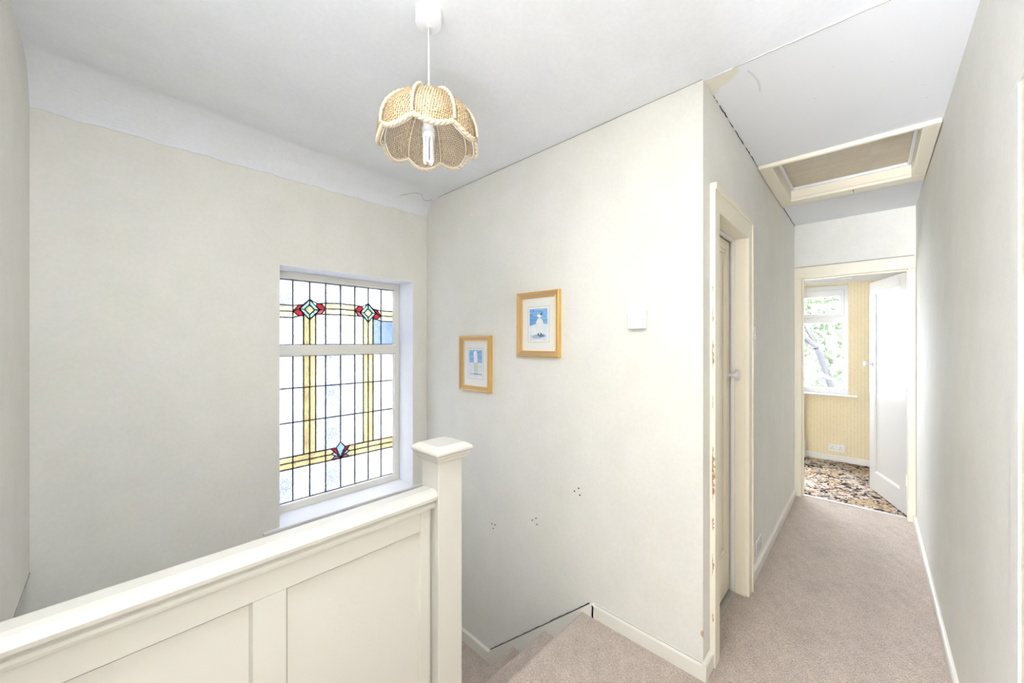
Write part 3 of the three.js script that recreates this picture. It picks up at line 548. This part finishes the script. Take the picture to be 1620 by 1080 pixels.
// ---------------------------------------------------------------- loft hatch in the corridor ceiling
{
  const t = thing('loft_hatch', 'cream framed loft hatch with a beige board in the corridor ceiling', 'hatch', [-0.125, YC, -3.15]);
  const y0 = YC - 0.022, xa = XL + 0.004, xb = XR - 0.004, za = -3.575, zb = -2.72;
  part(t, 'frame_board', sag(box(xa, xb, y0, YC, zb - 0.024, zb, 0.004)), M.cream);
  part(t, 'frame_board', sag(box(xa, xb, y0, YC, za, -3.47, 0.004)), M.cream);
  part(t, 'frame_board', sag(box(xa, -0.433, y0, YC + 0.001, -3.47, zb - 0.024, 0.004)), M.cream);
  part(t, 'frame_board', sag(box(0.183, xb, y0, YC + 0.001, -3.47, zb - 0.024, 0.004)), M.cream);
  part(t, 'lining', sag(join([box(-0.452, -0.433, YC, YC + 0.11, -3.48, -2.73), box(0.183, 0.202, YC, YC + 0.11, -3.48, -2.73), box(-0.452, 0.202, YC, YC + 0.11, -3.49, -3.47), box(-0.452, 0.202, YC, YC + 0.11, -2.745, -2.725)])), M.cream);
  const yb = YC + 0.055;
  part(t, 'bead', sag(join([box(-0.433, 0.183, yb, yb + 0.018, -3.47, -3.452, 0.003), box(-0.433, -0.415, yb, yb + 0.018, -3.47, -2.745, 0.003), box(0.165, 0.183, yb, yb + 0.018, -3.47, -2.745, 0.003), box(-0.433, 0.183, yb, yb + 0.018, -2.763, -2.745, 0.003)])), M.whiteGloss);
  part(t, 'hatch_board', sag(box(-0.432, 0.182, yb + 0.019, yb + 0.034, -3.469, -2.746)), M.board);
  const g = new THREE.CylinderGeometry(0.004, 0.004, 0.004, 8); g.translate(-0.09, y0 - 0.001, -3.5); part(t, 'nail_head', sag(g), M.crack);
  part(t, 'crack', sag(crackLine([[-0.09, y0 - 0.0005, -3.478], [-0.088, y0 - 0.0005, -3.56]], 0.0012, 0.002, 10)), M.crack);
}

// ---------------------------------------------------------------- cupboard door in the corridor
const knobGeo = (segments = 8) => new THREE.LatheGeometry([[0, 0], [0.024, 0], [0.024, 0.004], [0.011, 0.007], [0.008, 0.012], [0.008, 0.024], [0.013, 0.03], [0.027, 0.048], [0.024, 0.058], [0, 0.062]].map(([r, y]) => new THREE.Vector2(r, y)), segments);
{
  const d = structGroup('door_1', 'narrow cream cupboard door with chipped architrave at the wall corner', 'door', [XL, 0, -2.12]);
  // the chipped outer edge of the near architrave: bare wood with ragged paint
  const c = document.createElement('canvas'); c.width = 64; c.height = 1024; const x = c.getContext('2d');
  x.fillStyle = '#f1ebdc'; x.fillRect(0, 0, 64, 1024);
  const Y = (m) => 1024 - m / 2.1 * 1024;
  for (const [a, b, w] of [[1.50, 1.58, 5], [1.30, 1.44, 9], [1.12, 1.2, 4], [0.72, 0.98, 15], [0.60, 0.66, 9], [1.64, 1.68, 6], [0.40, 0.5, 7], [0.2, 0.24, 6]]) {
    for (let yy = a; yy < b; yy += 0.0024) {
      const e = Math.sin(Math.PI * (yy - a) / (b - a)), q = n64[Math.floor(yy * 900) % (N * N)], ww = w * e * (0.35 + 1.1 * q);
      x.fillStyle = ['#c3ae95', '#a98562', '#b9987a', '#9b7552', '#cdbba4'][Math.floor(q * 9.99) % 5]; x.fillRect(34 - ww * 0.6 + (q - 0.5) * 10, Y(yy), Math.max(1.6, ww * 2.3), 1.8);
    }
  }
  const ct = new THREE.CanvasTexture(c); ct.colorSpace = THREE.SRGBColorSpace;
  const xf = XL + 0.024;
  part(d, 'architrave', join([box(XL, xf, 0, 2.075, -1.838, -1.77, 0.003)]), M.cream);
  { const g = new THREE.PlaneGeometry(0.022, 2.06); g.translate(XL + 0.0125, 1.032, -1.7695); g.translate(-XL, 0, 2.12); own(d, 'chipped_edge', g, std(0xffffff, 0.5, { map: ct }), 'chipped paint showing bare wood'); }
  part(d, 'architrave', box(XL, xf, 0, 2.075, -2.468, -2.392, 0.004), M.cream);
  part(d, 'architrave', box(XL, xf - 0.0008, 1.965, 2.078, -2.469, -1.7712, 0.004), M.cream);
  part(d, 'architrave_fillet', box(XL, xf + 0.006, 0, 2.075, -2.478, -2.455, 0.004), M.cream);
  part(d, 'architrave_fillet', box(XL, xf + 0.005, 2.052, 2.083, -2.479, -1.7708, 0.004), M.cream);
  part(d, 'lining', join([box(-0.617, XL + 0.004, 0, 1.98, -2.41, -2.388), box(-0.617, XL + 0.004, 0, 1.98, -1.84, -1.825), box(-0.617, XL + 0.004, 1.966, 1.985, -2.41, -1.825)]), M.cream);
  part(d, 'draught_strip', join([box(-0.572, -0.552, 0, 1.966, -2.388, -2.379, 0.002), box(-0.572, -0.552, 1.954, 1.966, -2.388, -1.84, 0.002)]), M.whiteGloss);
  part(d, 'threshold', box(-0.605, -0.55, -0.005, 0.008, -2.388, -1.84, 0.002), M.metal);
  const leaf = part(d, 'door_leaf', join([box(-0.611, -0.578, 0.018, 0.24, -2.374, -1.845, 0.002), box(-0.611, -0.578, 1.90, 1.955, -2.374, -1.845, 0.002), box(-0.611, -0.578, 0.24, 1.90, -2.374, -2.315, 0.002), box(-0.611, -0.578, 0.24, 1.90, -1.905, -1.845, 0.002)]), M.cream);
  part(leaf, 'door_panel', box(-0.606, -0.592, 0.235, 1.905, -2.32, -1.90), M.cream);
  part(leaf, 'panel_moulding', join([box(-0.593, -0.582, 0.24, 1.90, -2.318, -2.30, 0.004), box(-0.593, -0.582, 0.24, 1.90, -1.918, -1.90, 0.004), box(-0.593, -0.582, 0.238, 0.258, -2.318, -1.90, 0.004), box(-0.593, -0.582, 1.882, 1.902, -2.318, -1.90, 0.004)]), M.cream);
  const k = knobGeo(); k.rotateZ(-Math.PI / 2); k.translate(-0.579, 1.215, -2.342); part(leaf, 'knob', k, M.porcelain);
}

// ---------------------------------------------------------------- doorway and door to the far bedroom
{
  const d = structGroup('door_2', 'white bedroom door standing open at the end of the corridor', 'door', [-0.125, 0, ZE]);
  const f = ZE + 0.016;
  part(d, 'architrave', box(XL, -0.455, 0, 1.9685, ZE - 0.001, f - 0.0005, 0.004), M.cream);
  part(d, 'architrave', box(0.206, XR, 0, 1.9685, ZE - 0.001, f - 0.0005, 0.004), M.cream);
  part(d, 'architrave', box(XL, XR, 1.968, 2.062, ZE - 0.001, f, 0.004), M.cream);
  part(d, 'lining', join([box(-0.476, -0.455, 0, 1.97, ZE - 0.115, ZE), box(0.206, 0.225, 0, 1.97, ZE - 0.115, ZE), box(-0.476, 0.225, 1.968, 1.987, ZE - 0.115, ZE)]), M.cream);
  part(d, 'door_stop', join([box(-0.455, -0.443, 0, 1.968, ZE - 0.07, ZE - 0.035, 0.002), box(-0.455, 0.206, 1.957, 1.968, ZE - 0.07, ZE - 0.035, 0.002)]), M.cream);
  part(d, 'threshold', box(-0.455, 0.206, -0.004, 0.006, ZE - 0.075, ZE - 0.05, 0.002), M.metal);
  // leaf: built along -z from the hinge, then turned
  const leaf = new THREE.Group(); leaf.name = numbered('door_leaf'); leaf.position.set(0.203 + 0.125, 0, -0.075); leaf.rotation.y = THREE.MathUtils.degToRad(19.5); d.add(leaf);
  Object.assign(leaf.userData, { ox: 0, oy: 0, oz: 0 });
  const w = 0.645, T = 0.034, y0 = 0.014, y1 = 1.955;
  part(leaf, 'leaf_stile', box(0, T, y0, y1, -w, -w + 0.098, 0.002), M.doorWhite);
  part(leaf, 'leaf_stile', box(0, T, y0, y1, -0.098, 0, 0.002), M.doorWhite);
  part(leaf, 'leaf_rail', box(0, T, 1.85, y1, -w + 0.09, -0.09, 0.002), M.doorWhite);
  part(leaf, 'leaf_rail', box(0, T, y0, 0.19, -w + 0.09, -0.09, 0.002), M.doorWhite);
  part(leaf, 'leaf_panel', box(0.011, T - 0.011, 0.18, 1.86, -w + 0.09, -0.09), M.doorWhite);
  const Q = [-w + 0.098, -0.098];
  part(leaf, 'panel_moulding', join([sweepX([[Q[0], 0], [Q[0] + 0.014, 0], [Q[0], 0]], 0, 0.001), sweepZ([[0.001, 1.85], [0.011, 1.85], [0.011, 1.832]], ...Q), sweepZ([[0.001, 0.19], [0.011, 0.19], [0.011, 0.208]], ...Q), box(0.002, 0.011, 0.19, 1.85, Q[0], Q[0] + 0.01, 0.002), box(0.002, 0.011, 0.19, 1.85, Q[1] - 0.01, Q[1], 0.002)]), M.doorWhite);
  const k = knobGeo(); k.rotateZ(Math.PI / 2); k.translate(0, 1.19, -w + 0.055); part(leaf, 'knob', k, M.porcelain);
  for (const y of [0.25, 1.68]) part(leaf, 'hinge', box(-0.004, 0.004, y, y + 0.09, -0.004, 0.012, 0.002), M.cream);
}
{
  const d = structGroup('door_3', 'cream door closed in its frame at the right edge of the corridor wall', 'door', [XR, 0, -1.0]);
  part(d, 'architrave', box(XR - 0.004, XR + 0.001, 0, 1.999, -1.51, -1.44, 0.0015), M.wall);
  part(d, 'architrave', box(XR - 0.004, XR + 0.001, 0, 1.999, -0.62, -0.55, 0.0015), M.wall);
  part(d, 'architrave', box(XR - 0.0044, XR + 0.001, 2.0, 2.076, -1.51, -0.55, 0.0015), M.wall);
  part(d, 'door_leaf', box(XR - 0.001, XR + 0.035, 0.012, 1.995, -1.437, -0.623, 0.002), M.cream);
}

// ---------------------------------------------------------------- far bedroom
{
  const z0 = -5.84, xl = -2.2, xr = 1.3, zt = ZE - 0.1;
  struct('floor_bedroom', box(xl, xr, -0.2, 0.0005, z0, -4.325), M.leafCarpet, 'brown and cream leaf patterned carpet in the far bedroom', 'carpet');
  struct('wall_bedroom_far', wallZ(z0, -0.25, xl - 0.1, xr + 0.1, -0.2, 2.7, [[-1.75, -0.192, 0.78, 2.065]]), M.wallpaper, 'yellow striped wallpaper around the far bedroom window', 'wall');
  struct('wall_bedroom_left', wallX(xl, -0.15, z0, zt, -0.2, 2.7), M.wallpaper, 'yellow papered side wall of the far bedroom', 'wall');
  struct('wall_bedroom_right', box(xr, xr + 0.1, -0.2, 2.7, z0, zt), M.wallpaper, 'yellow papered wall behind the open bedroom door', 'wall');
  struct('wall_bedroom_near', join([box(xl, XL - 0.11, -0.2, 2.7, zt, zt + 0.1), box(XR + 0.11, xr, -0.2, 2.7, zt, zt + 0.1)]), M.wallpaper, 'bedroom side of the wall beside the corridor', 'wall');
  struct('ceiling_bedroom', join([box(xl - 0.1, xr + 0.1, 2.42, 2.6, z0 - 0.2, zt), sweepX([[z0, 2.085], [z0 + 0.006, 2.085], [z0 + 0.03, 2.19], [z0 + 0.09, 2.29], [z0 + 0.18, 2.37], [z0 + 0.32, 2.42], [z0 + 0.3, 2.5], [z0, 2.5]], xl, xr)]), M.ceiling, 'white bedroom ceiling curving down to the wallpaper', 'ceiling');
  struct('baseboard_bedroom', join([runX(z0, xl, xr, 0.066), box(xl, xr, 0.0, 0.03, z0, z0 + 0.022, 0.004)]), M.whiteGloss, 'white skirting board below the striped wallpaper', 'skirting');
  const w = structGroup('window_2', 'white plastic bedroom window with a top light looking onto a tree', 'window', [-0.97, 0.78, z0]);
  const za = z0 - 0.09, zb = z0 - 0.02, a = -1.75, b = -0.192;
  const fr = (x0, x1, y0, y1, r = 0.006) => part(w, 'frame_member', box(x0, x1, y0, y1, za + (0.006 - r) / 2, zb - (0.006 - r) / 2, r), M.upvc);
  fr(a, b, 0.78, 0.845); fr(a, b, 2.0, 2.065); fr(a + 0.0004, a + 0.06, 0.7804, 2.0646, 0.004); fr(b - 0.042, b - 0.0004, 0.7804, 2.0646, 0.004); fr(a, b, 1.62, 1.70); fr(-0.98, -0.92, 0.7804, 2.0646, 0.004);
  for (const [p, q] of [[-0.915, b - 0.035], [a + 0.05, -0.985]]) {
    part(w, 'top_light', join([box(p, q, 1.69, 1.73, za + 0.02, zb + 0.012, 0.006), box(p, q, 1.93, 2.01, za + 0.02, zb + 0.012, 0.006), box(p, p + 0.045, 1.725, 1.935, za + 0.021, zb + 0.011, 0.004), box(q - 0.045, q, 1.725, 1.935, za + 0.021, zb + 0.011, 0.004)]), M.upvc);
    part(w, 'pane', box(p + 0.03, q - 0.03, 1.72, 1.95, za + 0.03, za + 0.034), M.windowGlass);
    part(w, 'pane', box(p - 0.01, q + 0.01, 0.84, 1.63, za + 0.03, za + 0.034), M.windowGlass);
    part(w, 'window_handle', join([box((p + q) / 2 - 0.02, (p + q) / 2 + 0.02, 1.685, 1.705, zb, zb + 0.02, 0.004), box((p + q) / 2 - 0.015, (p + q) / 2 + 0.075, 1.69, 1.702, zb + 0.018, zb + 0.03, 0.004)]), M.metal);
  }
  part(w, 'window_board', box(a - 0.05, -0.11, 0.762, 0.782, z0 - 0.03, z0 + 0.07, 0.006), M.whiteGloss);
  const r = thing('curtain_rail', 'white curtain rail above the bedroom window', 'curtain rail', [-0.95, 2.12, z0 + 0.05]);
  part(r, 'rail', box(-1.85, -0.165, 2.112, 2.13, z0 + 0.05, z0 + 0.068, 0.003), M.whiteGloss);
  for (const x of [-1.6, -1.0, -0.45]) part(r, 'bracket', box(x, x + 0.02, 2.115, 2.128, z0 + 0.004, z0 + 0.052), M.whiteGloss);
  part(r, 'end_stop', box(-0.17, -0.155, 2.108, 2.134, z0 + 0.047, z0 + 0.071, 0.003), M.plastic);
  // radiator below the window, its near end and valve show past the door frame
  const rad = thing('radiator', 'white panel radiator under the bedroom window with valve and pipe', 'radiator', [-1.1, 0.13, z0 + 0.07]);
  part(rad, 'panel', box(-1.6, -0.612, 0.15, 0.71, z0 + 0.045, z0 + 0.062, 0.006), M.whiteGloss);
  for (let k = 0; k < 24; k++) part(rad, 'fin', box(-1.58 + k * 0.0405, -1.58 + k * 0.0405 + 0.026, 0.18, 0.68, z0 + 0.06, z0 + 0.067, 0.003), M.whiteGloss);
  for (const x of [-1.4, -0.82]) part(rad, 'bracket', box(x, x + 0.03, 0.2, 0.66, z0 + 0.001, z0 + 0.046), M.whiteGloss);
  part(rad, 'valve', (() => { const g = new THREE.LatheGeometry([[0, 0.06], [0.012, 0.06], [0.012, 0.12], [0.019, 0.125], [0.02, 0.165], [0.015, 0.172], [0, 0.172]].map(([q, y]) => new THREE.Vector2(q, y)), 16); g.translate(-0.585, 0.03, z0 + 0.055); return g; })(), M.plastic);
  part(rad, 'pipe', tube([[-0.62, 0.17, z0 + 0.055], [-0.6, 0.17, z0 + 0.055], [-0.587, 0.155, z0 + 0.055], [-0.585, 0.1, z0 + 0.055], [-0.585, 0.0, z0 + 0.055]], 0.0078, 24, 8), M.whiteGloss);
}

// ---------------------------------------------------------------- unseen shells behind and right of the viewpoint, shaped for light along the corridor
{
  const w = M.wall, c = M.ceiling;
  struct('floor_unseen_room', box(-1.06, 2.6, -0.2, 0, ZB + 0.1, 2.9), M.carpet, 'carpet of the unseen room behind the viewpoint', 'carpet');
  struct('ceiling_unseen_room', box(-1.1, 2.7, 2.5, 2.75, ZB + 0.1, 3.0), c, 'white ceiling of the unseen room behind the viewpoint', 'ceiling');
  struct('wall_unseen_room_left', box(-1.06, -1.0, -0.2, 2.6, ZB + 0.11, 2.9), w, 'left wall of the unseen room behind the viewpoint', 'wall');
  struct('wall_unseen_room_right', box(2.6, 2.75, -0.2, 2.6, ZB + 0.11, 2.9), w, 'right wall of the unseen room behind the viewpoint', 'wall');
  struct('wall_unseen_room_near', box(XR + 0.1, 2.7, -0.2, 2.6, ZB - 0.01, ZB + 0.12), w, 'near wall of the unseen room behind the viewpoint', 'wall');
  struct('wall_behind_right_door', join([box(XR + 0.1, 0.9, -0.3, 2.75, -1.7, -1.6), box(0.9, 1.0, -0.3, 2.75, -1.7, -0.4), box(XR + 0.1, 1.0, -0.3, 2.75, -0.5, -0.4), box(XR + 0.1, 1.0, -0.3, -0.2, -1.7, -0.4), box(XR + 0.1, 1.0, 2.6, 2.75, -1.7, -0.4)]), w, 'unseen walls behind the closed door at the right edge, shutting out sky light', 'wall');  // out of view, closes off sky light behind the door
  struct('wall_unseen_room_far', wallZ(2.8, 0.2, -1.1, 2.7, -0.2, 2.7, []), w, 'solid far wall of the unseen room behind the viewpoint', 'wall');
}

{
  const lit = std(0xffffff, 0.8, { emissive: new THREE.Color(0xf4f8ff), emissiveIntensity: 1.5 });
  const w3 = structGroup('window_3', 'unseen glowing window behind the viewpoint, placed to light the corridor', 'window', [-0.15, 0.5, 2.8]);
  part(w3, 'glow_panel', box(-0.5, 0.2, 0.5, 2.2, 2.785, 2.80), lit);  // out of view: glowing panel on a solid wall, lights the corridor
  part(w3, 'frame', join([box(-0.55, -0.5, 0.45, 2.25, 2.765, 2.8), box(0.2, 0.25, 0.45, 2.25, 2.765, 2.8), box(-0.55, 0.25, 0.45, 0.5, 2.765, 2.8), box(-0.55, 0.25, 2.2, 2.25, 2.765, 2.8)]), M.upvc);
}

// ---------------------------------------------------------------- outdoors
{
  const gr = struct('ground', box(-40, 40, -3.2, -2.95, -60, 40), std(lin(0.62, 0.62, 0.60), 1), 'unseen pale ground far below the windows, bouncing sky light up', 'ground');  // out of view, pale to bounce sky light into the lower panes
  const t = thing('garden_tree', 'leafy green tree outside the far bedroom window', 'tree', [-0.9, -2.95, -11.5]);
  const bark = std(lin(0.03, 0.028, 0.03), 0.9), pts = [];
  const trunk = [], limb = (p, dir, len, r, depth) => {
    const q = [p], n = 4; let c = p.slice(), d = dir.slice();
    for (let i = 0; i < n; i++) { d = d.map((v) => v + (rnd() - 0.5) * 0.22); const l = Math.hypot(...d); d = d.map((v) => v / l); c = c.map((v, k) => v + d[k] * len / n); q.push(c.slice()); if (depth < 3) pts.push(c.slice()); }
    trunk.push(tube(q, r, 10, 6));
    if (depth > 0) for (let k = 0; k < 3; k++) limb(c, d.map((v) => v + (rnd() - 0.5) * 1.25).map((v, i) => i === 1 ? Math.abs(v) * 0.7 + 0.12 : v), len * 0.72, r * 0.58, depth - 1);
  };
  limb([-0.9, -2.95, -11.5], [0.12, 1, 0.05], 2.6, 0.12, 4);
  part(t, 'branches', join(trunk), bark);
  const leafG = new THREE.SphereGeometry(0.085, 5, 3); leafG.scale(1, 0.18, 0.55);
  const lm = new THREE.MeshPhysicalMaterial({ color: lin(0.055, 0.082, 0.030), roughness: 0.9, transmission: 0.4, thickness: 0, side: THREE.DoubleSide });
  const count = 3200, inst = new THREE.InstancedMesh(leafG, lm, count), m = new THREE.Matrix4(), q = new THREE.Quaternion(), e = new THREE.Euler();
  for (let i = 0; i < count; i++) {
    const a = rnd() * 6.283, b = Math.acos(2 * rnd() - 1), rr = Math.pow(rnd(), 0.42), clump = 0.35 * Math.sin(a * 5 + b * 4), s = 0.6 + rnd() * 0.8; e.set(rnd() * 6, rnd() * 6, rnd() * 6); q.setFromEuler(e);
    m.compose(new THREE.Vector3(2.7 * rr * Math.sin(b) * Math.cos(a) + clump, 4.7 + 2.9 * rr * Math.cos(b) + clump * 0.6, 1.6 * rr * Math.sin(b) * Math.sin(a)), q, new THREE.Vector3(s, s, s)); inst.setMatrixAt(i, m);
  }
  inst.name = 'foliage'; inst.userData.kind = 'stuff'; t.add(inst);
  const nb = thing('unseen_neighbour_house', 'unseen side wall across the passage, dimming the sky behind the leaded window', 'building', [-5.6, -2.95, -2]);  // unseen house, placed to dim the sky light reaching the leaded panes
  part(nb, 'wall', box(-9, -5.3, -2.95, 2.9, -9, 6), std(lin(0.44, 0.455, 0.48), 0.95));
  part(nb, 'roof', hexa([[-9.3, 2.9, -9.2], [-5.0, 2.9, -9.2], [-5.0, 2.9, 6.2], [-9.3, 2.9, 6.2]].reverse(), [[-7.2, 5.0, -9.2], [-7.1, 5.0, -9.2], [-7.1, 5.0, 6.2], [-7.2, 5.0, 6.2]].reverse()), std(lin(0.16, 0.12, 0.11), 0.9));
  part(nb, 'gutter', box(-5.02, -4.9, 2.86, 2.96, -9.2, 6.2, 0.04), std(lin(0.1, 0.1, 0.1), 0.5));
  const g = thing('garden_building', 'low pink rendered outbuilding with a flat grey roof beyond the tree', 'building', [0.3, -2.95, -26]);
  part(g, 'wall', box(-1.9, 3.5, -2.95, -0.62, -28.5, -25.2), std(lin(0.10, 0.075, 0.075), 0.9));
  part(g, 'roof', box(-2.0, 3.6, -0.62, -0.40, -28.7, -25.0, 0.03), std(lin(0.014, 0.014, 0.022), 0.8));
}

renderer.render(scene, camera);
